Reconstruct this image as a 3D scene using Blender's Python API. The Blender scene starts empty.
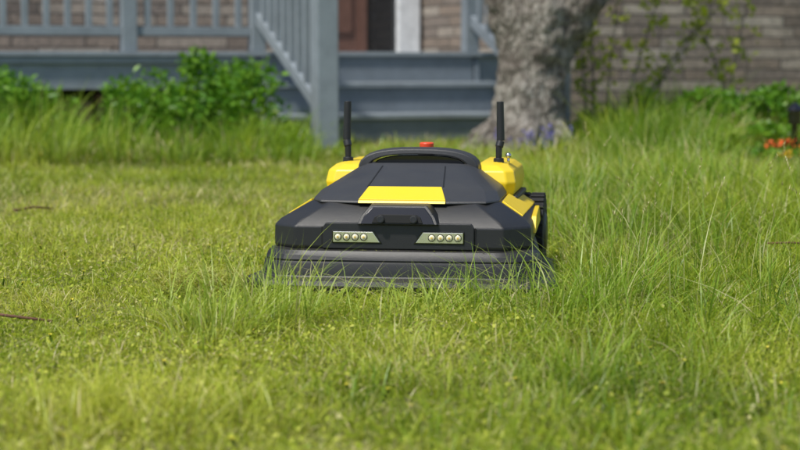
import bpy, bmesh, math, random
import numpy as np
from mathutils import Vector, Matrix
random.seed(4); rng=np.random.default_rng(11)
sc=bpy.context.scene
COL=sc.collection

# ---------------------------------------------------------------- helpers
def link(o,parent=None):
    COL.objects.link(o)
    if parent is not None: o.parent=parent
    return o
def empty(name,loc=(0,0,0),rz=0):
    e=bpy.data.objects.new(name,None); e.empty_display_size=.1
    e.location=loc; e.rotation_euler=(0,0,rz); COL.objects.link(e); return e
class NT:
    def __init__(s,name):
        s.m=bpy.data.materials.new(name); s.m.use_nodes=True
        s.t=s.m.node_tree; s.n=s.t.nodes; s.b=s.n['Principled BSDF']; s.out=s.n['Material Output']
    def new(s,ty,**k):
        n=s.n.new(ty)
        for a,v in k.items(): setattr(n,a,v)
        return n
    def l(s,a,b): s.t.links.new(a,b)
def ramp(N,fac,stops):
    r=N.new('ShaderNodeValToRGB'); e=r.color_ramp.elements
    while len(e)<len(stops): e.new(.5)
    for i,(p,c) in enumerate(stops):
        e[i].position=p; e[i].color=(c[0],c[1],c[2],1)
    N.l(fac,r.inputs['Fac']); return r.outputs['Color']
def noise(N,scale,detail=4,rough=.55,vec=None):
    n=N.new('ShaderNodeTexNoise'); n.inputs['Scale'].default_value=scale
    n.inputs['Detail'].default_value=detail; n.inputs['Roughness'].default_value=rough
    if vec is not None: N.l(vec,n.inputs['Vector'])
    return n
def simple(name,col,rough=.5,metal=0,var=.15,nscale=20,bump=0,bscale=200,spec=.5,coat=0):
    N=NT(name); tc=N.new('ShaderNodeTexCoord')
    n=noise(N,nscale,5,.6,tc.outputs['Object'])
    c0=[c*(1-var) for c in col]; c1=[min(1,c*(1+var)) for c in col]
    N.l(ramp(N,n.outputs['Fac'],[(.3,c0),(.7,c1)]),N.b.inputs['Base Color'])
    N.b.inputs['Metallic'].default_value=metal
    N.b.inputs['Specular IOR Level'].default_value=spec
    N.b.inputs['Coat Weight'].default_value=coat
    mr=N.new('ShaderNodeMapRange'); N.l(n.outputs['Fac'],mr.inputs['Value'])
    mr.inputs['To Min'].default_value=rough*.85; mr.inputs['To Max'].default_value=min(1,rough*1.15)
    N.l(mr.outputs['Result'],N.b.inputs['Roughness'])
    if bump:
        n2=noise(N,bscale,3,.6,tc.outputs['Object']); b=N.new('ShaderNodeBump')
        b.inputs['Strength'].default_value=bump; b.inputs['Distance'].default_value=.002
        N.l(n2.outputs['Fac'],b.inputs['Height']); N.l(b.outputs['Normal'],N.b.inputs['Normal'])
    return N.m
def dusty(name,col,rough,nscale=8,dust=.12,bump=.3):
    """moulded plastic with a thin uneven film of dust and grass juice on upward faces"""
    N=NT(name); tc=N.new('ShaderNodeTexCoord'); a=noise(N,nscale,7,.7,tc.outputs['Object']); b=noise(N,260,3,.7,tc.outputs['Object'])
    ge=N.new('ShaderNodeNewGeometry'); sp=N.new('ShaderNodeSeparateXYZ'); N.l(ge.outputs['Normal'],sp.inputs[0])
    up=N.new('ShaderNodeMapRange'); N.l(sp.outputs[2],up.inputs['Value']); up.inputs['From Min'].default_value=.1; up.inputs['From Max'].default_value=1; up.inputs['To Min'].default_value=.15
    m=N.new('ShaderNodeMath',operation='MULTIPLY'); N.l(ramp(N,a.outputs['Fac'],[(.35,(.25,)*3),(.75,(1,)*3)]),m.inputs[0]); N.l(up.outputs[0],m.inputs[1])
    m2=N.new('ShaderNodeMath',operation='MULTIPLY'); N.l(m.outputs[0],m2.inputs[0]); m2.inputs[1].default_value=dust
    m3=N.new('ShaderNodeMath',operation='MULTIPLY_ADD'); N.l(ramp(N,b.outputs['Fac'],[(.62,(0,)*3),(.78,(1,)*3)]),m3.inputs[0]); m3.inputs[1].default_value=dust*.8; N.l(m2.outputs[0],m3.inputs[2])
    mx=N.new('ShaderNodeMixRGB'); N.l(m3.outputs[0],mx.inputs[0]); mx.inputs[1].default_value=(*col,1); mx.inputs[2].default_value=(.30,.28,.20,1)
    N.l(mx.outputs[0],N.b.inputs['Base Color'])
    mr=N.new('ShaderNodeMapRange'); N.l(a.outputs['Fac'],mr.inputs['Value']); mr.inputs['To Min'].default_value=rough*.8; mr.inputs['To Max'].default_value=rough*1.3; N.l(mr.outputs[0],N.b.inputs['Roughness'])
    n2=noise(N,900,2,.6,tc.outputs['Object']); bp=N.new('ShaderNodeBump'); bp.inputs['Strength'].default_value=bump; bp.inputs['Distance'].default_value=.002
    N.l(n2.outputs['Fac'],bp.inputs['Height']); N.l(bp.outputs[0],N.b.inputs['Normal']); return N.m
def finish(name,bm,mat,parent=None,bevel=0,seg=2,smooth=False):
    bmesh.ops.recalc_face_normals(bm,faces=bm.faces)
    me=bpy.data.meshes.new(name); bm.to_mesh(me); bm.free()
    me.materials.append(mat)
    o=bpy.data.objects.new(name,me); link(o,parent)
    if bevel:
        md=o.modifiers.new('bev','BEVEL'); md.width=bevel; md.segments=seg; md.limit_method='ANGLE'
        md.angle_limit=math.radians(20); md.harden_normals=True
        smooth=True
    if smooth:
        for p in me.polygons: p.use_smooth=True
    return o
def box(bm,x0,x1,y0,y1,z0,z1,rot=None):
    vs=[bm.verts.new((x,y,z)) for z in (z0,z1) for y in (y0,y1) for x in (x0,x1)]
    for f in ((0,1,3,2),(4,6,7,5),(0,4,5,1),(2,3,7,6),(0,2,6,4),(1,5,7,3)):
        bm.faces.new([vs[i] for i in f])
    return vs
def boxes(name,L,mat,parent=None,bevel=.004):
    bm=bmesh.new()
    for b in L: box(bm,*b)
    return finish(name,bm,mat,parent,bevel,1)
def prism(bm,A,B):
    va=[bm.verts.new(p) for p in A]; vb=[bm.verts.new(p) for p in B]
    bm.faces.new(va); bm.faces.new(vb[::-1]); n=len(va)
    for i in range(n):
        j=(i+1)%n; bm.faces.new((va[i],vb[i],vb[j],va[j]))
def loft(rings,name,mat,parent,bevel=0,seg=2,smooth=False):
    bm=bmesh.new(); R=[[bm.verts.new(p) for p in r] for r in rings]; n=len(R[0])
    for a,b in zip(R,R[1:]):
        for i in range(n):
            j=(i+1)%n; bm.faces.new((a[i],a[j],b[j],b[i]))
    bm.faces.new(R[0][::-1]); bm.faces.new(R[-1])
    return finish(name,bm,mat,parent,bevel,seg,smooth)
def cyl(bm,p0,p1,r0,r1=None,n=16):
    if r1 is None: r1=r0
    p0=Vector(p0); p1=Vector(p1); d=(p1-p0).normalized()
    a=d.orthogonal().normalized(); b=d.cross(a)
    A=[p0+(a*math.cos(t)+b*math.sin(t))*r0 for t in [2*math.pi*i/n for i in range(n)]]
    B=[p1+(a*math.cos(t)+b*math.sin(t))*r1 for t in [2*math.pi*i/n for i in range(n)]]
    prism(bm,A,B)
class VN:
    def __init__(s,seed):
        s.g=np.random.default_rng(seed).random((256,256))
    def __call__(s,x,y,sc):
        x=np.asarray(x)*sc+1000; y=np.asarray(y)*sc+1000
        xi=np.floor(x).astype(int); yi=np.floor(y).astype(int); fx=x-xi; fy=y-yi
        fx=fx*fx*(3-2*fx); fy=fy*fy*(3-2*fy); g=s.g
        a=g[xi%256,yi%256]; b=g[(xi+1)%256,yi%256]; c=g[xi%256,(yi+1)%256]; d=g[(xi+1)%256,(yi+1)%256]
        return (a*(1-fx)+b*fx)*(1-fy)+(c*(1-fx)+d*fx)*fy
n1,n2,n3,n4=VN(1),VN(2),VN(3),VN(4)
def smooth(a,b,x): t=np.clip((x-a)/(b-a),0,1); return t*t*(3-2*t)
def patch(x,y):
    return .40*n3(x+3,y,.9)+.35*n1(x,y+7,2.6)+.25*n2(x+5,y,7)

def rawmesh(name,V,T,attr,mat,parent=None):
    me=bpy.data.meshes.new(name); nv=len(V); nt=len(T)
    me.vertices.add(nv); me.vertices.foreach_set('co',V.astype(np.float32).ravel())
    me.loops.add(nt*3); me.loops.foreach_set('vertex_index',T.astype(np.int32).ravel())
    me.polygons.add(nt); me.polygons.foreach_set('loop_start',np.arange(0,nt*3,3,dtype=np.int32))
    try: me.polygons.foreach_set('loop_total',np.full(nt,3,dtype=np.int32))
    except Exception: pass
    me.update(calc_edges=True)
    a=me.attributes.new('gv','FLOAT_COLOR','POINT'); a.data.foreach_set('color',attr.astype(np.float32).ravel())
    me.polygons.foreach_set('use_smooth',np.ones(nt,dtype=bool))
    me.materials.append(mat)
    return link(bpy.data.objects.new(name,me),parent)

def blades(P,h,w,lean,az,kind,droop=.3,segs=4,tw=.5,bias=0):
    """P (n,3) bases -> V,T,attr ; curved tapered blades. attr = tone, height along blade, dryness"""
    n=len(h); ts=np.linspace(0,1,segs+1)
    dx,dy=np.cos(az),np.sin(az)
    ta=az+np.pi/2+rng.uniform(-tw,tw,n); wx,wy=np.cos(ta),np.sin(ta)
    tone=np.clip(rng.random(n)*.55+patch(P[:,0],P[:,1])*1.25-.40+bias,0,1); k=2*segs+1
    V=np.zeros((n,k,3)); A=np.zeros((n,k,4)); A[:,:,0]=tone[:,None]; A[:,:,2]=kind[:,None]; A[:,:,3]=1
    dr=droop*rng.uniform(.2,1.3,n)*lean
    for i,t in enumerate(ts):
        H=lean*h*t**1.8; Z=h*(t-dr*t**2.6)
        cx=P[:,0]+dx*H; cy=P[:,1]+dy*H; cz=P[:,2]+Z
        if i<segs:
            ww=w*.5*(1-t**2)*(.65+.35*min(1,t*4))
            V[:,2*i]=np.stack([cx-wx*ww,cy-wy*ww,cz],1); V[:,2*i+1]=np.stack([cx+wx*ww,cy+wy*ww,cz],1)
            A[:,2*i,1]=t; A[:,2*i+1,1]=t
        else:
            V[:,2*i]=np.stack([cx,cy,cz],1); A[:,2*i,1]=1
    tr=[]
    for i in range(segs-1):
        a=2*i; tr+=[(a,a+1,a+3),(a,a+3,a+2)]
    a=2*(segs-1); tr.append((a,a+1,a+2))
    tr=np.array(tr); T=(np.arange(n)[:,None,None]*k+tr[None]).reshape(-1,3)
    return V.reshape(-1,3),T,A.reshape(-1,4)
def leaves(P,size,kind,asp=.5,up=.3,fold=.25,bias=0):
    n=len(P); 
    d=rng.normal(size=(n,3)); d[:,2]=d[:,2]*.6+up*.3; d/=np.linalg.norm(d,axis=1)[:,None]
    q=rng.normal(size=(n,3)); q[:,2]*=.4; s=np.cross(d,q); s/=np.linalg.norm(s,axis=1)[:,None]+1e-9
    nn=np.cross(d,s); L=size[:,None]
    V=np.zeros((n,5,3)); 
    V[:,0]=P; V[:,1]=P+d*L*.4+s*L*asp*.5+nn*L*fold*.3; V[:,2]=P+d*L*.45
    V[:,3]=P+d*L*.4-s*L*asp*.5+nn*L*fold*.3; V[:,4]=P+d*L-nn*L*fold*.3
    A=np.zeros((n,5,4)); A[:,:,0]=np.clip(rng.random(n)*.7+patch(P[:,0]*2,P[:,2]*2)*.6-.15+bias,0,1)[:,None]; A[:,:,1]=.6; A[:,:,2]=kind[:,None]; A[:,:,3]=1
    tr=np.array([(0,1,2),(0,2,3),(1,4,2),(2,4,3)])
    T=(np.arange(n)[:,None,None]*5+tr[None]).reshape(-1,3)
    return V.reshape(-1,3),T,A.reshape(-1,4)
def cat(parts):
    V=[];T=[];A=[];o=0
    for v,t,a in parts: V.append(v);T.append(t+o);A.append(a);o+=len(v)
    return np.concatenate(V),np.concatenate(T),np.concatenate(A)

# ---------------------------------------------------------------- materials
def foliage_mat(name,dark,mid,light,dry,transl=.35,gl=.02):
    N=NT(name); N.n.remove(N.b)
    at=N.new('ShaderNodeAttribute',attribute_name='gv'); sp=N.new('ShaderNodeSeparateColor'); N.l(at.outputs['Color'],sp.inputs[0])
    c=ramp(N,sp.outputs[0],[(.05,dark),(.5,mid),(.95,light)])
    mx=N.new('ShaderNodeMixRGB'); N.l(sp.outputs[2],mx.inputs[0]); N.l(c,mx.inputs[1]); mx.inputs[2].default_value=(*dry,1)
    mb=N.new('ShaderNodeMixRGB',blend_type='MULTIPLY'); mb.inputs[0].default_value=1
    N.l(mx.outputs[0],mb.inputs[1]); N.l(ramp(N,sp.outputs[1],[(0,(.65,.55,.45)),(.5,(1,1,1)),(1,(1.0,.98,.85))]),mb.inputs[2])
    d=N.new('ShaderNodeBsdfDiffuse'); t=N.new('ShaderNodeBsdfTranslucent')
    N.l(mb.outputs[0],d.inputs['Color'])
    tt=N.new('ShaderNodeMixRGB',blend_type='MULTIPLY'); tt.inputs[0].default_value=1; N.l(mb.outputs[0],tt.inputs[1]); tt.inputs[2].default_value=(1.0,1.0,.45,1)
    N.l(tt.outputs[0],t.inputs['Color'])
    a=N.new('ShaderNodeMixShader'); a.inputs[0].default_value=transl; N.l(d.outputs[0],a.inputs[1]); N.l(t.outputs[0],a.inputs[2])
    g=N.new('ShaderNodeBsdfGlossy'); g.inputs['Roughness'].default_value=.38
    b=N.new('ShaderNodeMixShader'); b.inputs[0].default_value=gl; N.l(a.outputs[0],b.inputs[1]); N.l(g.outputs[0],b.inputs[2])
    N.l(b.outputs[0],N.out.inputs['Surface']); return N.m
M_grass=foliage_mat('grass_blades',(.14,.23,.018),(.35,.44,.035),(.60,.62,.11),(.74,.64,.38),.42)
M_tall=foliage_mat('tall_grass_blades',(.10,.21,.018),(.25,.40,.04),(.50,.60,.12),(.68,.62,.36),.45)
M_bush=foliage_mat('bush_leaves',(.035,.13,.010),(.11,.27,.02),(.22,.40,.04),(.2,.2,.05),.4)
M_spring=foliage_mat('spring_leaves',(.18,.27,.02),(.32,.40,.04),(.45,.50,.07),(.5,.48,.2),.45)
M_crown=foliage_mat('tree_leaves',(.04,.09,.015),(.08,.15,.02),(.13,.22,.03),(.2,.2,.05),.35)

N=NT('soil_and_moss'); tc=N.new('ShaderNodeTexCoord')
a=noise(N,3,8,.65,tc.outputs['Object']); b=noise(N,60,6,.7,tc.outputs['Object'])
mm=N.new('ShaderNodeMath',operation='MULTIPLY_ADD'); N.l(b.outputs['Fac'],mm.inputs[0]); mm.inputs[1].default_value=.6
m3=N.new('ShaderNodeMath',operation='MULTIPLY'); N.l(a.outputs['Fac'],m3.inputs[0]); m3.inputs[1].default_value=.5; N.l(m3.outputs[0],mm.inputs[2])
N.l(ramp(N,mm.outputs[0],[(.35,(.09,.085,.025)),(.55,(.20,.22,.035)),(.75,(.38,.36,.09))]),N.b.inputs['Base Color'])
N.b.inputs['Roughness'].default_value=.95
bp=N.new('ShaderNodeBump'); bp.inputs['Distance'].default_value=.02; N.l(b.outputs['Fac'],bp.inputs['Height']); N.l(bp.outputs[0],N.b.inputs['Normal'])
M_ground=N.m

def paint_mat(name,col,worn=.12):
    N=NT(name); tc=N.new('ShaderNodeTexCoord')
    n=noise(N,7,8,.7,tc.outputs['Object']); n5=noise(N,60,4,.7,tc.outputs['Object'])
    c=ramp(N,n.outputs['Fac'],[(.3,[k*(1-worn*1.6) for k in col]),(.5,col),(.72,[k*(1+worn) for k in col])])
    mx=N.new('ShaderNodeMixRGB'); N.l(ramp(N,n5.outputs['Fac'],[(.62,(0,0,0)),(.72,(.5,.5,.5))]),mx.inputs[0]); N.l(c,mx.inputs[1]); mx.inputs[2].default_value=(.2,.19,.17,1)
    N.l(mx.outputs[0],N.b.inputs['Base Color']); N.b.inputs['Roughness'].default_value=.6
    bp=N.new('ShaderNodeBump'); bp.inputs['Distance'].default_value=.002; N.l(n5.outputs['Fac'],bp.inputs['Height']); N.l(bp.outputs[0],N.b.inputs['Normal'])
    return N.m
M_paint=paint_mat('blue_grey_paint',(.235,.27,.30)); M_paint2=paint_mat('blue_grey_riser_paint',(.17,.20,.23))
M_white=simple('white_trim_paint',(.72,.73,.74),.5,bump=.2)
M_dark=simple('under_deck_shade',(.03,.025,.02),.9)  # near-black colour painting the shade below the deck

N=NT('stone_veneer'); tc=N.new('ShaderNodeTexCoord'); sx=N.new('ShaderNodeSeparateXYZ'); N.l(tc.outputs['Object'],sx.inputs[0])
ad=N.new('ShaderNodeMath',operation='ADD'); N.l(sx.outputs[0],ad.inputs[0]); N.l(sx.outputs[1],ad.inputs[1])
cb=N.new('ShaderNodeCombineXYZ'); N.l(ad.outputs[0],cb.inputs[0]); N.l(sx.outputs[2],cb.inputs[1])
nw=noise(N,5,3,.5,tc.outputs['Object']); vm=N.new('ShaderNodeVectorMath',operation='MULTIPLY_ADD')
N.l(nw.outputs['Color'],vm.inputs[0]); vm.inputs[1].default_value=(.06,.016,0); N.l(cb.outputs[0],vm.inputs[2])
br=N.new('ShaderNodeTexBrick'); br.inputs['Scale'].default_value=1; br.inputs['Brick Width'].default_value=.52; br.inputs['Row Height'].default_value=.078
br.inputs['Mortar Size'].default_value=.007; br.inputs['Mortar Smooth'].default_value=.3; br.offset=.37; br.squash=.55; br.squash_frequency=3
br.inputs['Color1'].default_value=(0,0,0,1); br.inputs['Color2'].default_value=(1,1,1,1); br.inputs['Mortar'].default_value=(.5,.5,.5,1); br.inputs['Bias'].default_value=0
N.l(vm.outputs[0],br.inputs['Vector'])
c=ramp(N,br.outputs['Color'],[(0,(.17,.145,.13)),(.25,(.33,.27,.22)),(.5,(.25,.215,.19)),(.75,(.37,.32,.27)),(1,(.46,.42,.37))])
nf=noise(N,25,6,.7,tc.outputs['Object']); mu=N.new('ShaderNodeMixRGB',blend_type='MULTIPLY'); mu.inputs[0].default_value=1
N.l(c,mu.inputs[1]); N.l(ramp(N,nf.outputs['Fac'],[(.3,(.6,.6,.6)),(.7,(1.2,1.17,1.15))]),mu.inputs[2])
nl=noise(N,1.3,4,.6,tc.outputs['Object']); mw=N.new('ShaderNodeMixRGB',blend_type='MULTIPLY'); mw.inputs[0].default_value=1
N.l(mu.outputs[0],mw.inputs[1]); N.l(ramp(N,nl.outputs['Fac'],[(.35,(.8,.78,.76)),(.65,(1.1,1.08,1.05))]),mw.inputs[2])
mo=N.new('ShaderNodeMixRGB'); N.l(br.outputs['Fac'],mo.inputs[0]); N.l(mw.outputs[0],mo.inputs[1]); mo.inputs[2].default_value=(.085,.075,.065,1)
N.l(mo.outputs[0],N.b.inputs['Base Color']); N.b.inputs['Roughness'].default_value=.9
hh=N.new('ShaderNodeMath',operation='MULTIPLY_ADD'); N.l(br.outputs['Fac'],hh.inputs[0]); hh.inputs[1].default_value=-1; N.l(nf.outputs['Fac'],hh.inputs[2])
bp=N.new('ShaderNodeBump'); bp.inputs['Distance'].default_value=.025; N.l(hh.outputs[0],bp.inputs['Height']); N.l(bp.outputs[0],N.b.inputs['Normal'])
M_stone=N.m

N=NT('old_bark'); tc=N.new('ShaderNodeTexCoord'); mp=N.new('ShaderNodeMapping'); mp.inputs['Scale'].default_value=(1,1,.40); N.l(tc.outputs['Object'],mp.inputs[0])
vo=N.new('ShaderNodeTexVoronoi',feature='DISTANCE_TO_EDGE'); vo.inputs['Scale'].default_value=24
nw=noise(N,9,4,.6,mp.outputs[0]); vm=N.new('ShaderNodeVectorMath',operation='MULTIPLY_ADD'); N.l(nw.outputs['Color'],vm.inputs[0]); vm.inputs[1].default_value=(.15,.15,.15); N.l(mp.outputs[0],vm.inputs[2]); N.l(vm.outputs[0],vo.inputs['Vector'])
nb=noise(N,5,6,.6,tc.outputs['Object']); nc=noise(N,45,6,.7,tc.outputs['Object'])
c=ramp(N,nb.outputs['Fac'],[(.32,(.24,.20,.165)),(.5,(.38,.34,.29)),(.7,(.53,.49,.43))])
mu=N.new('ShaderNodeMixRGB',blend_type='MULTIPLY'); mu.inputs[0].default_value=1; N.l(c,mu.inputs[1]); N.l(ramp(N,vo.outputs['Distance'],[(0,(.32,.29,.26)),(.16,(1,1,1))]),mu.inputs[2])
mv=N.new('ShaderNodeMixRGB',blend_type='MULTIPLY'); mv.inputs[0].default_value=1; N.l(mu.outputs[0],mv.inputs[1]); N.l(ramp(N,nc.outputs['Fac'],[(.3,(.5,.5,.5)),(.65,(1.15,1.15,1.15))]),mv.inputs[2])
N.l(mv.outputs[0],N.b.inputs['Base Color']); N.b.inputs['Roughness'].default_value=.9
bp=N.new('ShaderNodeBump'); bp.inputs['Distance'].default_value=.03; ha=N.new('ShaderNodeMath',operation='ADD'); N.l(vo.outputs['Distance'],ha.inputs[0]); N.l(nc.outputs['Fac'],ha.inputs[1])
N.l(ha.outputs[0],bp.inputs['Height']); N.l(bp.outputs[0],N.b.inputs['Normal'])
M_bark=N.m

M_body=dusty('black_textured_plastic',(.013,.013,.014),.38,9,.05)
M_hood=dusty('charcoal_plastic',(.030,.030,.032),.40,7,.06)
M_bump=dusty('bumper_rubber',(.012,.012,.013),.42,12,.06,.2)
M_gloss=simple('gloss_black',(.006,.006,.007),.12,coat=.6)
M_rub=simple('tyre_rubber',(.014,.014,.014),.8,bump=.5,bscale=300)
M_yel=dusty('yellow_plastic',(.80,.57,.012),.34,8,.08,.1)
M_chrome=simple('lamp_reflector',(.78,.78,.76),.22,metal=.85,var=.05)
M_led=simple('led_lens',(.80,.74,.50),.2,var=.15,nscale=150,coat=.8)
M_red=simple('red_button_plastic',(.75,.07,.02),.4,var=.05)
M_seam=simple('seam_dark',(.004,.004,.004),.7)
M_metal=simple('steel',(.6,.6,.6),.25,metal=1)
M_stick=simple('stick_bark',(.12,.05,.03),.8,nscale=60,var=.4)

# ---------------------------------------------------------------- ground
def gz(x,y):
    return (n1(x,y,.9)-.5)*.02+(n2(x,y,3.1)-.5)*.010
bm=bmesh.new()
xs=[-400,-60,-15]+list(np.arange(-8,8.01,.12))+[15,60,400]; ys=[-400,-60,-10]+list(np.arange(-2,14.01,.12))+[30,80,400]
G=[[bm.verts.new((x,y,float(gz(x,y)) if abs(x)<9 and -3<y<14 else 0)) for x in xs] for y in ys]
for j in range(len(ys)-1):
    for i in range(len(xs)-1): bm.faces.new((G[j][i],G[j][i+1],G[j+1][i+1],G[j+1][i]))
finish('ground',bm,M_ground,smooth=True)
bm=bmesh.new(); nr=8; na=36; cx,cy=2.35,9.05; R=[]
for i in range(nr+1):
    t=i/nr; R.append([bm.verts.new((cx+.75*t*math.cos(a)*(1+.08*math.sin(3*a)),cy+.62*t*math.sin(a)*(1+.08*math.cos(4*a)),.045*(1-t**2)+float(gz(cx+.7*t*math.cos(a),cy+.6*t*math.sin(a)))+.004-.02*(t==1)+random.uniform(-.008,.008))) for a in [2*math.pi*k/na for k in range(na)]])
for A_,B_ in zip(R,R[1:]):
    for k in range(na): bm.faces.new((A_[k],A_[(k+1)%na],B_[(k+1)%na],B_[k]))
finish('flower_bed',bm,simple('bark_mulch',(.10,.065,.045),.95,var=.6,nscale=45,bump=1,bscale=60),smooth=True)

# ---------------------------------------------------------------- house
AZ=math.radians(22); HO=(-.90,11.6)
H=empty('porch_house',(HO[0],HO[1],0),AZ)
DZ=.58; WV=1.6
boxes('porch_back_wall',[(-7,.62,WV,WV+.2,0,3.2),(1.77,1.80,WV,WV+.2,0,3.2),(.62,1.77,WV,WV+.2,2.72,3.2)],M_stone,H,0)
boxes('side_wall',[(1.803,9,.3,WV+.2,0,3.2)],M_stone,H,0)
boxes('door_frame',[(.62,.72,WV-.03,WV+.1,DZ,2.72),(1.60,1.77,WV-.03,WV+.1,DZ,2.72),(.72,1.60,WV-.03,WV+.1,2.62,2.72)],M_white,H,.005)
M_glass=simple('dark_door_glass',(.02,.022,.025),.08,coat=.5)
M_door=simple('brown_door_paint',(.15,.075,.055),.5,bump=.2)
boxes('door_leaf',[(.72,.8,WV+.02,WV+.07,DZ,2.62),(1.3,1.36,WV+.02,WV+.07,DZ,2.62),(.8,1.3,WV+.03,WV+.06,DZ,2.62),(.86,1.24,WV+.015,WV+.031,DZ+.15,DZ+.9)],M_door,H,.005)
boxes('door_glass',[(1.36,1.60,WV+.04,WV+.05,DZ,2.62)],M_glass,H,0)
pl=[]; v=-.02
while v<WV-.03:
    pl.append((-7,1.8,v,v+.135,DZ-.03,DZ)); v+=.141
boxes('deck_planks',pl,M_paint,H,.003)
boxes('deck_fascia',[(-7,.0-.03,.02,.06,DZ-.235,DZ-.033),(1.5+.03,1.8,.02,.06,DZ-.235,DZ-.033)],M_paint,H,.004)
boxes('fascia_trim',[(-7,-.03,-.005,.019,DZ-.075,DZ-.033)],M_paint,H,.003)
boxes('under_deck_shade_sheet',[(-7,1.8,.35,.42,0,DZ-.05)],M_dark,H,0)  # added dark sheet standing in for shade in the open gap below the deck
M_fb=simple('foundation_brick',(.26,.16,.11),.9,var=.5,nscale=7,bump=.5,bscale=60)
boxes('foundation_stones',[(-6.9+i*.42,-6.9+i*.42+.40,.15+.02*(i%2),.34,-.05,.22+.05*((i*7)%3)) for i in range(16)],M_fb,H,.02)
boxes('deck_support_posts',[(u-.05,u+.05,.07,.17,0,DZ-.05) for u in (-6,-4.2,-2.4,-.84,.2)],M_paint,H,.004)
lev=[DZ,.385,.192]
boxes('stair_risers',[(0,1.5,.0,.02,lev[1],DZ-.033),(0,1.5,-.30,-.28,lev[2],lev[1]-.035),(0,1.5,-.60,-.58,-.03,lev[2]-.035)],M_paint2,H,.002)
boxes('stair_treads',[(-.03,1.53,-.325,-.003,lev[1]-.035,lev[1]),(-.03,1.53,-.625,-.303,lev[2]-.035,lev[2])],M_paint,H,.006)
bm=bmesh.new()
for u in (-.045,1.505):
    prof=[(.0,DZ-.04),(.0,.1),(-.3,-.03),(-.56,-.03),(-.56,lev[2]-.037),(-.28,lev[2]-.037),(-.28,lev[1]-.037),(-.02,lev[1]-.037)]
    prism(bm,[(u,a,b) for a,b in prof],[(u+.04,a,b) for a,b in prof])
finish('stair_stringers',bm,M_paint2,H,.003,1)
posts=[(u,.05,DZ,1.62) for u in (-5.9,-4.2,-2.52,-.84,-.0,1.5)]
boxes('railing_posts',[(u-.048,u+.048,v-.048,v+.048,z0,z1) for u,v,z0,z1 in posts]+
      [(u-.064,u+.064,-1.24-.064,-1.24+.064,-.03,1.22) for u in (0,1.5)],M_paint,H,.006)
L=[]
segs=[(-5.9,-4.2),(-4.2,-2.52),(-2.52,-.84),(-.84,0)]
for a,b in segs:
    L.append((a+.05,b-.05,.025,.075,DZ+.10,DZ+.155)); L.append((a+.05,b-.05,.02,.08,DZ+.86,DZ+.91))
    n=max(2,int((b-a-.1)/.125)); 
    for i in range(n):
        c=a+.05+(b-a-.1)*(i+.5)/n; L.append((c-.019,c+.019,.032,.068,DZ+.156,DZ+.859))
boxes('railing_rails_and_balusters',L,M_paint,H,.003)
bm=bmesh.new()
for u in (0,1.5):
    for zo,hh in ((.0,.075),(.72,.06)):
        za=DZ+.17+zo; zb=.20+zo
        A=[(u-.022,.0,za),(u-.022,.0,za+hh),(u-.022,-1.18,zb+hh),(u-.022,-1.18,zb)]
        prism(bm,A,[(q[0]+.044,q[1],q[2]) for q in A])
    for i in range(8):
        v=-.11-i*.135; t=-v/1.18; zb=(DZ+.17)*(1-t)+.20*t
        box(bm,u-.018,u+.018,v-.018,v+.018,zb+.07,zb+.725)
finish('stair_railing',bm,M_paint,H,.003,1)
M_roof=simple('asphalt_shingles',(.08,.075,.07),.95,var=.4,nscale=30)
bm=bmesh.new()
for u0,u1,e in ((-7.4,1.79,1.45),(1.79,9.4,.1)):
    ze=5.3-(4.5-e)*.49
    A=[(u0,e,ze),(u0,4.5,5.3),(u0,9,3.1),(u0,9,2.98),(u0,4.5,5.15),(u0,e,ze-.14)]
    prism(bm,A,[(u1,b,c) for a,b,c in A])
finish('roof',bm,M_roof,H)
boxes('rear_walls',[(-7,9,7.8,8,0,3.2),(-7,-6.8,WV+.2,7.8,0,3.2),(8.8,9,WV+.2,7.8,0,3.2)],M_stone,H,0)

# ---------------------------------------------------------------- tree
def tube(bm,pts,n=20,jit=.08,seed=0):
    r=random.Random(seed); ph=[r.uniform(0,6.28) for _ in range(4)]
    rings=[]
    P=[Vector(p[:3]) for p in pts]
    for i,p in enumerate(P):
        d=(P[min(i+1,len(P)-1)]-P[max(i-1,0)]).normalized()
        a=Vector((0,1,0)).cross(d)
        a=a.normalized() if a.length>.1 else Vector((1,0,0)); b=d.cross(a)
        R=pts[i][3]; ring=[]
        for k in range(n):
            t=2*math.pi*k/n; rr=R*(1+jit*math.sin(3*t+ph[0]+i*.5)+jit*.6*math.sin(5*t+ph[1]-i*.4)+jit*.4*math.sin(8*t+ph[2]))
            ring.append(bm.verts.new(p+(a*math.cos(t)+b*math.sin(t))*rr))
        rings.append(ring)
    for A,B in zip(rings,rings[1:]):
        for k in range(n): bm.faces.new((A[k],A[(k+1)%n],B[(k+1)%n],B[k]))
    bm.faces.new(rings[0][::-1]); bm.faces.new(rings[-1])
T=empty('apple_tree',(0,0,0))
bm=bmesh.new()
tube(bm,[(.70,10.3,-.15,.36),(.705,10.3,.0,.28),(.715,10.3,.1,.232),(.73,10.3,.25,.20),(.745,10.3,.45,.19),(.77,10.3,.62,.20),(.785,10.3,.8,.22),(.79,10.3,.95,.17)],24,.06,1)
tube(bm,[(.73,10.3,.45,.13),(.69,10.3,.65,.15),(.64,10.3,.85,.15),(.56,10.28,1.15,.135),(.42,10.2,1.6,.12),(.2,10.1,2.2,.09),(-.1,10.0,2.8,.055)],20,.07,2)
tube(bm,[(.78,10.3,.45,.13),(.86,10.3,.65,.155),(.98,10.3,.85,.155),(1.14,10.32,1.1,.14),(1.35,10.4,1.6,.12),(1.6,10.5,2.2,.09),(1.9,10.6,2.9,.05)],20,.07,3)
tube(bm,[(.79,10.32,.7,.14),(.82,10.4,1.1,.12),(.85,10.6,1.8,.09),(.9,10.9,2.8,.05)],16,.06,4)
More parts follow.
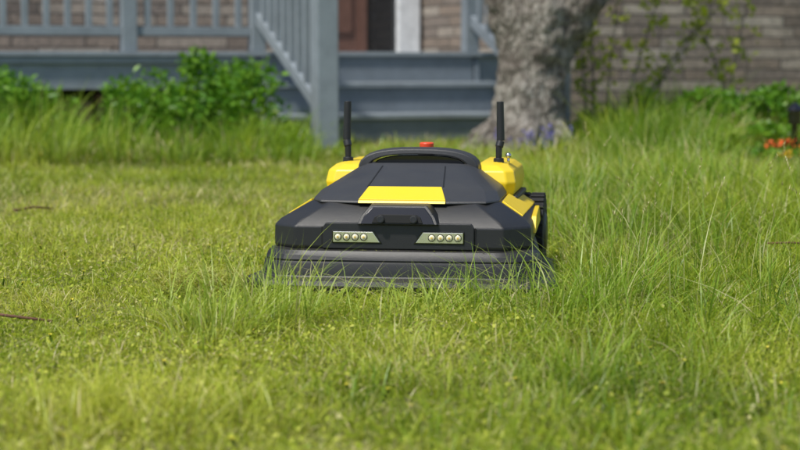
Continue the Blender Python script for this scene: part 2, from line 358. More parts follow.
for k in range(6):
    a=k*1.05+.5; tube(bm,[(.71+.12*math.cos(a),10.3+.12*math.sin(a),.20,.08),(.70+.27*math.cos(a),10.3+.27*math.sin(a),.06,.07),(.70+.42*math.cos(a),10.3+.42*math.sin(a),-.05,.04)],10,.05,k+9)
o=finish('trunk',bm,M_bark,T,smooth=True)
md=o.modifiers.new('rm','REMESH'); md.mode='VOXEL'; md.voxel_size=.014; md.use_smooth_shade=True
md=o.modifiers.new('sm','SMOOTH'); md.iterations=6
tx=bpy.data.textures.new('barkd','CLOUDS'); tx.noise_scale=.09; tx.noise_depth=4
md=o.modifiers.new('dp','DISPLACE'); md.texture=tx; md.strength=.06; md.mid_level=.5; md.texture_coords='LOCAL'
bm=bmesh.new(); tips=[]
r=random.Random(5)
for base in ((-.1,10.0,2.8),(.2,10.1,2.2),(1.9,10.6,2.9),(1.6,10.5,2.2),(.9,10.9,2.8),(.85,10.6,1.8)):
    for k in range(6):
        d=Vector((r.uniform(-1,1),r.uniform(-.4,1),r.uniform(.4,1))).normalized()*r.uniform(.8,1.7)
        p=Vector(base); q=p+d*.5+Vector((0,0,.1)); e=p+d
        tube(bm,[(*p,.04),(*q,.025),(*e,.008)],6,.0,k); tips+= [q,e,(q+e)/2]
finish('branches',bm,M_bark,T,smooth=True)
P=[];
for t in tips:
    m=34; P.append(np.array(t)[None]+rng.normal(size=(m,3))*.24)
P=np.concatenate(P); P=P[P[:,2]>2.2]
V,Tt,A=leaves(P,rng.uniform(.04,.07,len(P)),np.zeros(len(P)),.55); rawmesh('crown',V,Tt,A,M_crown,T)

# ---------------------------------------------------------------- mower
MYAW=math.radians(-8); MO=(-.010,3.86,0.0)
MW=empty('robotic_lawn_mower',MO,MYAW)
def ring(z,hw,yf,yb=.70,ch=.08,hwb=None,n=3,bow=.0):
    if hwb is None: hwb=hw
    pts=[]
    def arc(cx,cy,r,a0,a1,rx=None):
        for i in range(n+1):
            a=a0+(a1-a0)*i/n; pts.append((cx+r*math.cos(a),cy+r*math.sin(a),z))
    pi=math.pi
    arc(-hw+ch,yf+ch,ch,pi,1.5*pi); pts.append((0,yf-bow,z)); arc(hw-ch,yf+ch,ch,1.5*pi,2*pi)
    cb=ch*.7; arc(hwb-cb,yb-cb,cb,0,.5*pi); arc(-hwb+cb,yb-cb,cb,.5*pi,pi)
    return pts
# wide flange, one broad slightly raked band, sloping cap
B=[(.006,.330,.004),(.012,.344,-.008),(.036,.347,-.011),(.0455,.343,-.007),(.0500,.332,.003),(.0520,.316,.016),(.0545,.3145,.0175),(.0800,.310,.0215),(.0850,.3085,.0235),(.0858,.3055,.0265),(.0882,.3055,.0265),(.0888,.3075,.0245),(.0990,.3040,.0280),(.1080,.2960,.0350),(.1115,.285,.044)]
loft([ring(z,hw,yf,.56,.088,hw-.035,4,.004) for z,hw,yf in B],'bumper_skirt',M_bump,MW,.0010,2)
def o8(z,hw,yf,yb,cx,cy,hwb=None):
    hwb=hwb or hw
    return [(-hw+cx,yf,z),(hw-cx,yf,z),(hw,yf+cy,z),(hwb,yb-.05,z),(hwb-.05,yb,z),(-hwb+.05,yb,z),(-hwb,yb-.05,z),(-hw,yf+cy,z)]
loft([o8(.104,.278,.05,.66,.05,.05,.262),o8(.116,.286,.043,.67,.055,.055,.268),o8(.160,.285,.045,.67,.055,.055,.266),o8(.172,.274,.055,.66,.055,.06,.255),o8(.2085,.213,.112,.64,.05,.05,.20)],'main_body',M_body,MW,.004,3)
bm=bmesh.new(); y0=.038
A=[(-.166,y0,.1125),(.166,y0,.1125),(.166,y0,.160),(.160,y0+.004,.169),(-.160,y0+.004,.169),(-.166,y0,.160)]
prism(bm,A,[(x,.09,z) for x,y,z in A]); finish('lamp_panel',bm,M_body,MW,.002,2)
boxes('panel_seams',[(-.1695,-.1665,.0425,.06,.115,.160),(.1665,.1695,.0425,.06,.115,.160)],M_seam,MW,0)
M_chip=simple('led_chip',(.7,.45,.08),.4)
for s in (-1,1):
    nm='headlamp_left' if s<0 else 'headlamp_right'
    def tz(x0,x1,x0t,x1t,z0,z1,y): return [(s*x0,y,z0),(s*x1,y,z0),(s*x1t,y,z1),(s*x0t,y,z1)]
    bm=bmesh.new(); A=tz(.034,.145,.052,.145,.125,.1525,.0362); prism(bm,A,[(x,.045,z) for x,y,z in A]); finish(nm+'_bezel',bm,M_gloss,MW,.001,1)
    bm=bmesh.new(); A=tz(.039,.1425,.055,.1425,.1272,.1503,.0350); prism(bm,A,[(x,.044,z) for x,y,z in A]); finish(nm+'_reflector',bm,M_chrome,MW,.0008,1)
    bm=bmesh.new(); bl=bmesh.new(); bd=bmesh.new()
    for i in range(4):
        cx=s*(.0745+i*.0190); cz=.1388
        for j in range(24):
            a0=2*math.pi*j/24; a1=2*math.pi*(j+1)/24
            q=[]
            for a in (a0,a1):
                for rr in (.0070,.0082): q.append((cx+rr*math.cos(a),cz+rr*math.sin(a)))
            vs=[bm.verts.new((q[k][0],.0335,q[k][1])) for k in (0,1,3,2)]; bm.faces.new(vs)
        bmesh.ops.create_uvsphere(bl,u_segments=16,v_segments=8,radius=.0066,matrix=Matrix.Translation((cx,.0345,cz))@Matrix.Diagonal((1,.35,1,1)))
        cyl(bd,(cx,.0315,cz),(cx,.0340,cz),.0022,n=10)
    finish(nm+'_lens_rims',bm,M_seam,MW); finish(nm+'_leds',bl,M_led,MW,smooth=True); finish(nm+'_emitters',bd,M_chip,MW)
bm=bmesh.new()
A=[(-.089,.030,.166),(.089,.030,.166),(.080,.034,.184),(.062,.052,.207),(-.062,.052,.207),(-.080,.034,.184)]
Bk=[(-.095,.11,.166),(.095,.11,.166),(.085,.12,.19),(.066,.14,.2115),(-.066,.14,.2115),(-.085,.12,.19)]
prism(bm,A,Bk); finish('camera_pod',bm,M_body,MW,.003,2)
bm=bmesh.new()
A=[(-.081,.0275,.1675),(.081,.0275,.1675),(.074,.0300,.184),(.057,.0450,.2035),(-.057,.0450,.2035),(-.074,.0300,.184)]
prism(bm,A,[(x,y+.01,z) for x,y,z in A]); finish('camera_window',bm,M_gloss,MW,.002,2)
bm=bmesh.new()
A=[(-.056,.0262,.1705),(.056,.0262,.1705),(.050,.0275,.1835),(.040,.0290,.1890),(-.040,.0290,.1890),(-.050,.0275,.1835)]
prism(bm,A,[(x,y+.01,z) for x,y,z in A]); finish('camera_recess',bm,M_seam,MW,.001,2)
bm=bmesh.new(); bl=bmesh.new()
for x in (-.036,.036):
    cyl(bm,(x,.0205,.1790),(x,.032,.1790),.0082,n=20); cyl(bl,(x,.0197,.1790),(x,.0204,.1790),.0058,n=20)
finish('camera_lens_barrels',bm,M_hood,MW,.0008,1); finish('camera_lenses',bl,simple('lens_glass',(.02,.02,.05),.05,coat=1),MW)
def hr(pts,zadd=0):
    L=[(x,y,z) for x,y,z in pts]; return [(-L[0][0],L[0][1],L[0][2])]+[L[0]]+L[1:]+[(-x,y,z) for x,y,z in L[:0:-1]]
r0=[(.100,.098,.2065),(.185,.118,.2065),(.209,.165,.2065),(.205,.50,.2065),(.16,.60,.2065)]
r1=[(.100,.100,.2120),(.186,.120,.2120),(.211,.168,.2120),(.206,.50,.2140),(.16,.602,.2140)]
r2=[(.084,.158,.2400),(.176,.176,.2320),(.200,.215,.2290),(.196,.49,.232),(.155,.595,.232)]
r3=[(.072,.305,.2790),(.112,.315,.2770),(.136,.345,.2730),(.138,.47,.272),(.12,.58,.268)]
r4=[(.060,.330,.2845),(.100,.340,.2830),(.118,.365,.2800),(.12,.46,.279),(.105,.56,.275)]
loft([hr(r) for r in (r0,r1,r2,r3,r4)],'hood',M_hood,MW,.0035,3)
bm=bmesh.new()
n=Vector((0,-.43,.9)).normalized()*.003
A=[(-.097,.1005,.2135),(.097,.1005,.2135),(.082,.1555,.2395),(-.082,.1555,.2395)]
Ab=[(x,y+.004,z-.006) for x,y,z in A]; At=[(x,y+n.y,z+n.z) for x,y,z in A]
prism(bm,Ab,At); finish('yellow_front_panel',bm,M_yel,MW,.0015,2)
bm=bmesh.new()
A=[(-.097,.0935,.2080),(.097,.0935,.2080),(.097,.0978,.2145),(-.097,.0978,.2145)]
prism(bm,A,[(x,y+.01,z) for x,y,z in A]); finish('yellow_front_lip',bm,M_yel,MW,.001,1)
bm=bmesh.new()
for s in (-1,1):
    A=[(s*.0835,.160,.2415),(s*.0865,.160,.2413),(s*.0745,.303,.2793),(s*.0715,.303,.2795)]
    prism(bm,A,[(x,y+.001,z-.004) for x,y,z in A])
finish('hood_seams',bm,M_seam,MW)
bm=bmesh.new()
def archpts(y,R,zt,zb,hw,n=18,pw=2.8):
    P=[]
    for i in range(n+1):
        a=math.pi*i/n; c=math.cos(a); s_=math.sin(a)
        P.append((-hw*math.copysign(abs(c)**(2/pw),c),y,zb+(zt-zb)*abs(s_)**(2/pw)))
    return P
A=archpts(.40,0,.300,.265,.112); Bq=archpts(.56,0,.296,.262,.105)
prism(bm,A,Bq); finish('rear_console',bm,M_gloss,MW,.003,2)
bm=bmesh.new()
o1=archpts(.375,0,.3150,.262,.143); i1=archpts(.372,0,.3020,.262,.118)
o2=archpts(.425,0,.3180,.262,.146); i2=archpts(.425,0,.3045,.262,.120)
vs=[[bm.verts.new(p) for p in q] for q in (o1,i1,i2,o2)]
for i in range(len(o1)-1):
    for a,b in ((0,1),(1,2),(2,3),(3,0)): bm.faces.new((vs[a][i],vs[a][i+1],vs[b][i+1],vs[b][i]))
for e in (0,-1): bm.faces.new([vs[k][e] for k in range(4)])
finish('carry_handle',bm,M_hood,MW,.004,3)
bm=bmesh.new(); cyl(bm,(.005,.50,.29),(.005,.50,.313),.022,.020,20); finish('stop_button_base',bm,M_body,MW,.002,2)
bm=bmesh.new(); cyl(bm,(.005,.50,.310),(.005,.50,.325),.0165,.0175,20); finish('stop_button',bm,M_red,MW,.004,3)
for s in (-1,1):
    nm='left' if s<0 else 'right'
    rr=[]
    for z,x0,x1,ya,yb in ((.205,.150,.222,.40,.72),(.235,.148,.227,.395,.73),(.262,.145,.222,.405,.725),(.276,.140,.205,.425,.70),(.281,.14,.185,.445,.68)):
        c=.02; rr.append([(s*x0,ya,z),(s*(x1-c),ya,z),(s*x1,ya+c,z),(s*x1,yb-c,z),(s*(x1-c),yb,z),(s*x0,yb,z)])
    loft(rr,'rear_fender_'+nm,M_yel,MW,.004,3)
    bm=bmesh.new(); box(bm,min(s*.15,s*.232),max(s*.15,s*.232),.41,.71,.175,.2045); finish('fender_underside_'+nm,bm,M_body,MW,.005,2)
    bm=bmesh.new()
    A=[(s*.2165,.175,.2110),(s*.2640,.150,.1805),(s*.2600,.60,.1760),(s*.2070,.60,.2105)]
    prism(bm,[(x-s*.004,y,z-.008) for x,y,z in A],A); finish('shoulder_panel_'+nm,bm,M_yel,MW,.001,1)
    bm=bmesh.new()
    A=[(s*.2865,.27,.170),(s*.2865,.24,.132),(s*.2760,.58,.132),(s*.2720,.60,.168)]
    prism(bm,[(x-s*.012,y,z) for x,y,z in A],A); finish('side_panel_'+nm,bm,M_yel,MW,.002,1)
    bm=bmesh.new(); cx=s*.247; cy=.66; cz=.098; R=.092
    cyl(bm,(cx-.035,cy,cz),(cx+.035,cy,cz),R,n=36)
    for k in range(26):
        a=2*math.pi*k/26
        for q in (-1,1):
            aa=a+q*.06; M=Matrix.Translation((cx+q*.018,cy,cz))@Matrix.Rotation(aa,4,'X')
            vs=box(bm,-.017,.017,-.005,.005,R-.002,R+.005)
            for v in vs: v.co=M@v.co
    finish('rear_wheel_'+nm,bm,M_rub,MW,.002,1)
    bm=bmesh.new(); cyl(bm,(cx+s*.034,cy,cz),(cx+s*.040,cy,cz),.050,.040,24); finish('wheel_hub_'+nm,bm,M_body,MW,.002,1)
    bm=bmesh.new(); cyl(bm,(s*.17-.02,.18,.045),(s*.17+.02,.18,.045),.045,n=24); box(bm,s*.17-.03,s*.17+.03,.16,.2,.06,.12); finish('front_caster_'+nm,bm,M_rub,MW,.003,1)
    bm=bmesh.new(); ax=s*.182; ay=.47
    cyl(bm,(ax,ay,.272),(ax,ay,.290),.0135,.012,18); cyl(bm,(ax,ay,.288),(ax+s*.0005,ay,.318),.0075,.0080,14)
    cyl(bm,(ax+s*.0005,ay,.316),(ax+s*.004,ay+.004,.330),.0098,.0098,16); cyl(bm,(ax+s*.004,ay+.004,.331),(ax+s*.002,ay+.008,.424),.0098,.0088,16)
    finish('antenna_'+nm,bm,M_body,MW,.0012,2)
bm=bmesh.new(); bmesh.ops.create_uvsphere(bm,u_segments=16,v_segments=10,radius=.007,matrix=Matrix.Translation((.205,.47,.296))); cyl(bm,(.205,.47,.275),(.205,.47,.292),.003); finish('sensor_knob',bm,M_metal,MW,smooth=True)
loft([o8(.06,.20,.10,.74,.04,.04),o8(.20,.19,.40,.76,.04,.04),o8(.258,.15,.45,.75,.04,.04)],'rear_chassis',M_body,MW,.005,2)

# ---------------------------------------------------------------- grass
def inmower(x,y,m=0.0):
    dx=x-MO[0]; dy=y-MO[1]; c,s=math.cos(-MYAW),math.sin(-MYAW)
    lx=dx*c-dy*s; ly=dx*s+dy*c
    return (np.abs(lx)<.33+m)&(ly>-.008-m)&(ly<.74+m),lx,ly
def bedfree(x,y):
    return smooth(1.35,1.65,x)*smooth(6.9,7.6,y)*smooth(9.9,9.5,y)
def rightmask(x,y):
    edge=.34+.03*(y-4)+(n3(x,y,1.3)-.5)*.5
    return smooth(edge,edge+.6,x)*smooth(3.2,5.2,y)*(1-.85*bedfree(x,y))
def stairgap(x): return smooth(-.75,-.45,x)*smooth(1.15,.95,x)
def hmap(x,y):
    base=.012+.022*n1(x,y,2.3)+.022*n2(x,y,7)+.020*(n4(x,y,14)>.72)
    rm=rightmask(x,y)
    base=base+.035*smooth(-.1,.6,x)*n3(x,y,3.5)+.035*smooth(3.7,2.7,y)*n3(x,y,4.5)**2
    back=smooth(8.9,9.7,y+(n3(x,y,1.1)-.5)*.8)*(1-.9*stairgap(x))
    h=base+rm*(.04+.06*smooth(4.5,7,y))*(.3+1.0*n2(x,y,1.9))+back*.12*(.4+.9*n2(x,y,1.9))
    inb=((x-2.35)/.75)**2+((y-9.05)/.62)**2<1
    return np.where(inb,.008,h)
parts=[]
zones=[(1.7,2.9,15000,.0025,.4,3),(2.9,4.2,15500,.0022,.4,3),(4.2,6,8500,.0029,.5,2),(6,8.5,4000,.0044,.6,2),(8.5,11.6,1800,.0068,.8,2)]
for y0,y1,D,w,mg,sg in zones:
    W=y1*.2217+mg; n=int(D*(y1-y0)*2*W); x=rng.uniform(-W,W,n); y=rng.uniform(y0,y1,n)
    keep=(np.abs(x)<y*.2217+mg)&(rng.random(n)<.25+.95*n4(x,y,9)); x=x[keep];y=y[keep];n=len(x)
    h=hmap(x,y)*rng.uniform(.45,1.45,n); ins,_,_=inmower(x,y); h=np.where(ins,.008,h)
    lean=rng.gamma(2,.42,n); kind=(rng.random(n)<.07+.30*smooth(.5,.8,n3(x,y,1.7)))*rng.uniform(.4,1,n)
    az=rng.uniform(0,2*np.pi,n)
    P=np.stack([x,y,gz(x,y)-.004],1)
    bias=.14*smooth(3.1,2.2,y)-.14*smooth(8.2,9.0,y)-.05*rightmask(x,y)  # near lift is mossy tone; far cut paints a shade band into the blades
    parts.append(blades(P,h,w*rng.uniform(.6,1.3,n)*(1+.5*(h>.15)),lean,az,kind,.35,sg,1.2,bias))
n=22000; y=1.7+rng.random(n)**1.2*5.5; x=rng.uniform(-1,1,n)*(y*.2217+.3)
P=np.stack([x,y,gz(x,y)+rng.uniform(.004,.03,n)],1)
parts.append(blades(P,np.full(n,.012)*rng.uniform(.3,1,n),np.full(n,.0022),rng.uniform(2,6,n),rng.uniform(0,6.28,n),rng.uniform(.3,1,n),.1,2))
n=45000; x=rng.uniform(-7,7,n); y=rng.uniform(.2,12,n); k=np.abs(x)>y*.2217+.4; x=x[k];y=y[k];n=len(x)
parts.append(blades(np.stack([x,y,gz(x,y)-.004],1),hmap(x,y)*rng.uniform(.5,1.3,n)+.01,np.full(n,.008),rng.gamma(2,.4,n),rng.uniform(0,6.28,n),(rng.random(n)<.1)*.7,.3,2))
n=50000; y=1.7+rng.random(n)**1.1*4.5; x=rng.uniform(-1,1,n)*(y*.2217+.3); k=(n2(x,y,2.7)>.4); x=x[k];y=y[k];n=len(x)
P=np.stack([x,y,gz(x,y)+rng.uniform(.006,.030,n)],1); 
parts.append(leaves(P,rng.uniform(.005,.012,n),(rng.random(n)<.06)*.6,.8,.2,bias=.1))
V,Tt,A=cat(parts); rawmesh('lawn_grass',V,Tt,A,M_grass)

parts=[]
def tuft(cx,cy,n,rad,h0,h1,w,leanm=.6,dry=.06,bias=0,droop=.45,segs=5):
    r=rad*np.sqrt(rng.random(n)); a=rng.uniform(0,2*np.pi,n); x=cx+r*np.cos(a); y=cy+r*np.sin(a)
    ins,lx,ly=inmower(x,y,.01); k=~ins; x=x[k];y=y[k];a=a[k];r=r[k];n=len(x)
    if n==0: return
    h=h0+(h1-h0)*rng.random(n)**1.6; lean=leanm*rng.gamma(2.2,.5,n)*(.3+r/rad)
    parts.append(blades(np.stack([x,y,gz(x,y)-.005],1),h,w*rng.uniform(.6,1.3,n),lean,a+rng.normal(0,.6,n),(rng.random(n)<dry)*rng.uniform(.4,1,n),droop,segs,.7,bias))
def culm(x,y,h,lean,az,seed_len=.035):
    """flowering grass stalk: thin stem and a feathery seed head"""
    P=np.array([[x,y,0.]]); parts.append(blades(P,np.array([h]),np.array([.0020]),np.array([lean]),np.array([az]),np.array([.5]),.2,6,.3,.3))
    m=14; t=1-rng.random(m)*seed_len/h; t=np.clip(t,0,1)
    px=x+math.cos(az)*lean*h*t**1.8; py=y+math.sin(az)*lean*h*t**1.8; pz=h*(t-.2*.7*lean*t**2.6)
    parts.append(blades(np.stack([px,py,pz],1),np.full(m,.010),np.full(m,.0020),rng.uniform(.3,1.0,m),rng.uniform(0,6.28,m),np.full(m,.8),.2,2,.5,.2))
for cx,cy,n,h in [(-.34,3.30,180,.22),(-.24,3.40,150,.22),(-.44,3.45,100,.19),(-.14,3.52,70,.17),(-.35,3.14,80,.13),(-.05,3.35,60,.13),(.05,3.62,70,.13),(.14,3.55,90,.17),(.22,3.66,90,.18),(.30,3.55,120,.21),(.38,3.65,130,.21),(.26,3.3,80,.14),(.42,3.4,100,.19),(.48,3.85,130,.26),(.44,3.72,110,.23),(-.40,3.8,30,.08),(.28,2.85,140,.14),(.20,2.8,80,.12),(.36,2.9,70,.11),(.56,3.1,80,.13),(-.18,3.7,50,.13),(.10,3.74,50,.13),(-.28,3.70,70,.16),(-.10,3.1,40,.07),(-.30,3.5,120,.23),(.02,3.45,70,.15),(-.08,3.72,40,.12),(-.22,3.58,70,.17),(.0,3.76,30,.10)]:
    tuft(cx,cy,n,.085,h*.3,h,.0026,.85,.09,.18,segs=6)
r=random.Random(8)
for i in range(330):
    y=3.2+r.random()**1.0*4.3; e=.38+.03*(y-4); x=e+r.random()*(y*.2217+.3-e)
    if y>6.9 and x>1.4: continue
    tuft(x,y,r.randint(12,34),r.uniform(.04,.13),.04,.11+.08*(y>4.2)+.06*(y>5.5)+r.random()*.11,.0029,.9,.12,r.uniform(-.15,.28))
for i in range(60):
    y=r.uniform(3.3,6.9); e=.38+.03*(y-4); x=e+r.random()*(y*.2217+.2-e); culm(x,y,r.uniform(.18,.34),r.uniform(.1,.8),r.uniform(0,6.28))
for (x,y,h) in [(-.40,3.35,.14),(-.36,3.25,.13),(-.46,3.42,.16),(.36,3.6,.15),(.46,3.7,.22),(.5,3.8,.24),(.40,3.55,.18),(.48,3.75,.23)]: culm(x,y,h,r.uniform(.2,.9),r.uniform(0,6.28))
for i in range(190):
    y=r.uniform(2.1,5); x=r.uniform(-1,1)*(y*.2217+.3); tuft(x,y,r.randint(4,18),r.uniform(.02,.05),.03,r.uniform(.05,.10),.0022,.8,.12,r.uniform(-.1,.2))
for i in range(46):
    y=r.uniform(2.1,3.2); x=r.uniform(-.1,1)*(y*.2217+.1); tuft(x,y,r.randint(20,50),r.uniform(.03,.07),.03,r.uniform(.06,.11),.0024,.8,.1,r.uniform(0,.2))
for i in range(600):
    y=r.uniform(8.7,10.9); x=r.uniform(.35,3.6)
    g=float(n2(x*1.0,y,1.6))
    if x<1.0 and y<10.2: 
        if r.random()<.65: continue
        hh=.08
    else:
        hh=.10+.36*float(smooth(.95,1.25,x))*(1-.6*float(smooth(1.7,2.1,x)))*(.45+1.0*g)
        if x>1.6 and y<9.75: continue
    tuft(x,y,r.randint(14,30),.13,hh*.4,hh*r.uniform(.85,1.5),.0060,.42,.06,r.uniform(-.3,.22),.4,4)
for i in range(40):
    y=r.uniform(9.5,10.1); x=r.uniform(-.45,.5); tuft(x,y,r.randint(10,20),.10,.04,r.uniform(.06,.17),.006,.4,.03,segs=4)
for i in range(230):
    y=r.uniform(6.0,8.9); x=r.uniform(.6,2.6)
    if x>1.4 and y>6.9: continue
    tuft(x,y,r.randint(12,28),.12,.08,r.uniform(.14,.38)*float(.45+.55*smooth(.6,1.2,x)),.0042,.6,.10,r.uniform(-.25,.25),segs=4)
for i in range(480):
    y=r.uniform(9.1,10.8); x=r.uniform(-4.0,-.45); g=float(n1(x,y,1.8))
    tuft(x,y,r.randint(14,30),.11,.08,(.13+.32*g)*(1.25 if x<-1.9 else 1),.0060,.5,.05,r.uniform(-.25,.25),segs=4)
for i in range(28):
    x=r.uniform(-3.4,-1.85); y=r.uniform(9.8,10.3); tuft(x,y,50,.16,.22,r.uniform(.40,.54),.011,.6,0,.1,.6)
for i in range(12):
    x=r.uniform(-1.0,-.55); y=r.uniform(9.7,10.1); tuft(x,y,36,.12,.12,r.uniform(.26,.38),.008,.6,0,.15,.6)
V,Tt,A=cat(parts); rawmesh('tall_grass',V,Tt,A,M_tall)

n=800; a=rng.uniform(0,6.28,n); rr=rng.random(n)**.7
x=-.43+rr*.11*np.cos(a); y=3.88+rr*.12*np.sin(a)
cp=[blades(np.stack([x,y,.02+rng.uniform(0,.045,n)],1),np.full(n,.018),np.full(n,.0035),rng.uniform(1,4,n),rng.uniform(0,6.28,n),rng.uniform(.2,.7,n),.2,3,bias=.2)]
m=90; lx=rng.uniform(-.29,.29,m); ly=np.where(rng.random(m)<.6,.004,.034)+rng.uniform(-.003,.003,m); lz=np.where(ly<.018,.0515,.1095)
c_,s_=math.cos(MYAW),math.sin(MYAW)
cp.append(blades(np.stack([MO[0]+lx*c_-ly*s_,MO[1]+lx*s_+ly*c_,lz],1),np.full(m,.0025),np.full(m,.0018),rng.uniform(1,4,m),rng.uniform(0,6.28,m),rng.uniform(0,.6,m),.2,3,bias=.2))
V,Tt,A=cat(cp); rawmesh('grass_clippings',V,Tt,A,M_spring)

# ---------------------------------------------------------------- shrubs
def stems(bm,S,rad=.006):
    for p,q in S: cyl(bm,p,q,rad,rad*.5,6)
def bush(name,cx,cy,rx,ry,h,nl,size,mat,seed=0,stem_col=M_bark,lobes=14):
    r=random.Random(seed); e=empty(name,(cx,cy,0)); C=[];S=[]
    for i in range(lobes):
        a=r.uniform(0,6.28); q=math.sqrt(r.random()); z=h*(.25+.7*r.random())*(1-.35*q*q)
        c=(rx*q*math.cos(a),ry*q*math.sin(a),z); C.append(c); S.append(((c[0]*.2,c[1]*.2,0),c))
    bm=bmesh.new(); stems(bm,S); finish('stems',bm,stem_col,e)
    P=[]
    for c in C:
        m=nl//lobes; d=rng.normal(size=(m,3)); d/=np.linalg.norm(d,axis=1)[:,None]; d*=(rng.random(m)**.45)[:,None]
        s_=r.uniform(.6,1.35); P.append(np.array(c)[None]+d*np.array([rx*.40,ry*.40,h*.20])*s_)
    P=np.concatenate(P); P=P[P[:,2]>.02]
    V,Tt,A=leaves(P,size*rng.uniform(.6,1.4,len(P)),(rng.random(len(P))<.02)*.5,.5,.8)
    rawmesh('leaves',V,Tt,A,mat,e)
bush('leafy_shrub',-1.10,10.25,.36,.28,.60,4800,.046,M_bush,1,lobes=26)
bush('leafy_shrub',-1.47,10.4,.26,.25,.48,2400,.046,M_bush,2)
bush('leafy_shrub',-2.25,10.3,.32,.3,.46,2200,.05,M_bush,3)
bush('leafy_shrub',-3.2,10.0,.5,.35,.5,2200,.06,M_bush,3)
bush('leafy_shrub',2.32,10.5,.40,.3,.50,3200,.050,M_bush,5,lobes=22)
bush('leafy_shrub',1.82,10.5,.28,.26,.38,1900,.048,M_bush,6)
bush('leafy_shrub',3.0,11.0,.5,.3,.6,2400,.06,M_bush,7)
bush('garden_weed',1.35,10.7,.25,.2,.35,700,.06,M_tall,8,lobes=8)
bush('garden_weed',2.20,9.85,.30,.2,.24,1100,.045,M_bush,12,lobes=10)
bush('garden_weed',1.70,9.95,.22,.2,.22,800,.045,M_tall,13,lobes=8)
bush('garden_weed',-.65,10.3,.14,.12,.2,350,.045,M_tall,9,lobes=6)
def sapling(name,cx,cy,items,seed):
    r=random.Random(seed); e=empty(name,(cx,cy,0)); bm=bmesh.new(); P=[]
    for (bx,tx,ty,tz) in items:
        pts=[]; N_=8
        for i in range(N_+1):
            t=i/N_; pts.append((bx+(tx-bx)*t**1.3,ty*t,tz*t,.009*(1-.75*t)))
        tube(bm,pts,6,.0,1)
        for k in range(int(tz*48)):
            t=r.uniform(.28,1); x=bx+(tx-bx)*t**1.3; o=r.uniform(.0,.12)
            a=r.uniform(0,6.28)
            q=(x+o*math.cos(a),ty*t+o*math.sin(a),tz*t+o*.4)
            cyl(bm,(x,ty*t,tz*t),q,.002,.0015,4)
            for _ in range(2): P.append((q[0]+r.gauss(0,.012),q[1]+r.gauss(0,.012),q[2]+r.gauss(0,.012)))
    finish('stems',bm,M_bark,e,smooth=True); P=np.array(P)
    V,Tt,A=leaves(P,.048*rng.uniform(.6,1.4,len(P)),np.zeros(len(P)),.6,.5,bias=.25); rawmesh('leaves',V,Tt,A,M_spring,e)
sapling('young_sapling',1.25,10.75,[(-.1,-.12,.0,1.3),(-.03,.1,.1,1.4),(.05,.45,.0,1.35),(.08,.85,-.05,1.15),(.1,1.05,.05,1.3),(-.14,-.2,-.05,.9)],1)
sapling('young_sapling',1.95,10.9,[(0,.2,.0,1.2),(.1,-.25,.1,1.0)],2)

def flowers(name,pts,col,stemh,size,petals=5,bell=False,z0=0):
    e=empty(name,(0,0,0)); m=simple(name+'_petals',col,.6,var=.2); bm=bmesh.new(); bs=bmesh.new()
    r=random.Random(3)
    for x,y in pts:
        h=z0+stemh*r.uniform(.6,1.2); top=Vector((x+r.uniform(-.02,.02),y,h)); cyl(bs,(x,y,0),top,.003,.002,5)
        k=1 if not bell else 6
        for j in range(k):
            c=top+(Vector((r.uniform(-.012,.012),r.uniform(-.012,.012),-j*.014)) if bell else Vector((0,0,0)))
            for p in range(petals):
                a=6.283*p/petals+r.random(); d=Vector((math.cos(a),math.sin(a),-.8 if bell else .9)); s_=Vector((-math.sin(a),math.cos(a),0))
                v=[bm.verts.new(c),bm.verts.new(c+d*size*.6+s_*size*.4),bm.verts.new(c+d*size),bm.verts.new(c+d*size*.6-s_*size*.4)]; bm.faces.new(v)
    finish('petals',bm,m,e); finish('stalks',bs,M_tall,e)
r=random.Random(2)
flowers('bluebells',[(r.uniform(.50,.98),r.uniform(9.75,9.95)) for _ in range(20)],(.13,.11,.45),.15,.011,5,True)
flowers('orange_tulips',[(r.uniform(1.86,2.4),r.uniform(8.8,9.25)) for _ in range(34)],(.78,.12,.015),.05,.034,6,z0=.04)
flowers('yellow_pansies',[(r.uniform(1.86,2.4),r.uniform(8.65,8.9)) for _ in range(14)],(.8,.45,.02),.04,.028,6,z0=.02)
n=700; a=rng.uniform(0,6.28,n); q=np.sqrt(rng.random(n)); P=np.stack([2.15+.42*q*np.cos(a),9.02+.4*q*np.sin(a),rng.uniform(.03,.09,n)],1)
V,Tt,A=leaves(P,rng.uniform(.025,.05,n),np.zeros(n),.5,.9); rawmesh('bedding_leaves',V,Tt,A,M_bush)
n=110; x=rng.uniform(-1,1,n); y=rng.uniform(2.3,6,n)
flowers('dandelion_buds',[(float(a*b*.25),float(b)) for a,b in zip(x,y)],(.7,.6,.05),.03,.0045,6)
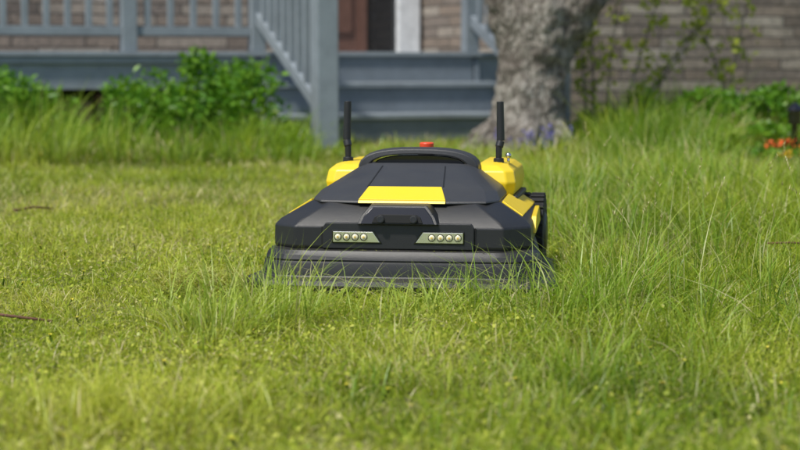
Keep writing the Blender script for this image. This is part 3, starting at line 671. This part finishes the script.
e=empty('garden_light',(2.01,9.20,0)); bm=bmesh.new()
cyl(bm,(0,0,-.05),(0,0,.22),.018,n=12); cyl(bm,(0,0,.2),(0,0,.27),.035,.035,16); cyl(bm,(0,0,.27),(0,0,.31),.05,.012,16); finish('post_and_head',bm,M_gloss,e,.002,1)
def stick(name,pts,rad):
    bm=bmesh.new(); tube(bm,[(*p,rad*(1-.5*i/len(pts))) for i,p in enumerate(pts)],8,.08,4); finish(name,bm,M_stick,smooth=True)
stick('fallen_twig',[(-.95,3.42,.030),(-.82,3.47,.035),(-.76,3.47,.028),(-.67,3.44,.022)],.004)
stick('fallen_twig',[(.93,4.55,.06),(.98,4.52,.065),(1.08,4.54,.06)],.003)
stick('fallen_twig',[(-1.30,6.05,.02),(-1.24,6.1,.028),(-1.18,6.12,.02)],.005)

# ---------------------------------------------------------------- light
S=Vector((-.46,-.50,1.18)).normalized()
sun=bpy.data.lights.new('sun','SUN'); sun.energy=4.6; sun.angle=math.radians(5); sun.color=(1,.96,.88)
so=bpy.data.objects.new('sun',sun); so.rotation_euler=S.to_track_quat('Z','Y').to_euler(); so.location=(-5,-3,8); COL.objects.link(so)
w=bpy.data.worlds.new('World'); sc.world=w; w.use_nodes=True; nt=w.node_tree
sky=nt.nodes.new('ShaderNodeTexSky'); sky.sky_type='NISHITA'; sky.sun_disc=False
sky.sun_elevation=math.asin(S.z); sky.sun_rotation=math.atan2(S.x,S.y)
bg=nt.nodes['Background']; bg.inputs[1].default_value=.14; nt.links.new(sky.outputs[0],bg.inputs[0])
sc.view_settings.view_transform='Standard'; sc.view_settings.look='None'; sc.view_settings.exposure=0
# ---------------------------------------------------------------- camera
cam=bpy.data.cameras.new('camera'); co=bpy.data.objects.new('camera',cam); COL.objects.link(co)
cam.sensor_width=36; cam.lens=36*1804/800; co.location=(0,0,.52); co.rotation_euler=(math.radians(90-5.19),0,0)
cam.clip_end=1500; cam.dof.use_dof=True; cam.dof.focus_distance=3.92; cam.dof.aperture_fstop=4.3
sc.camera=co
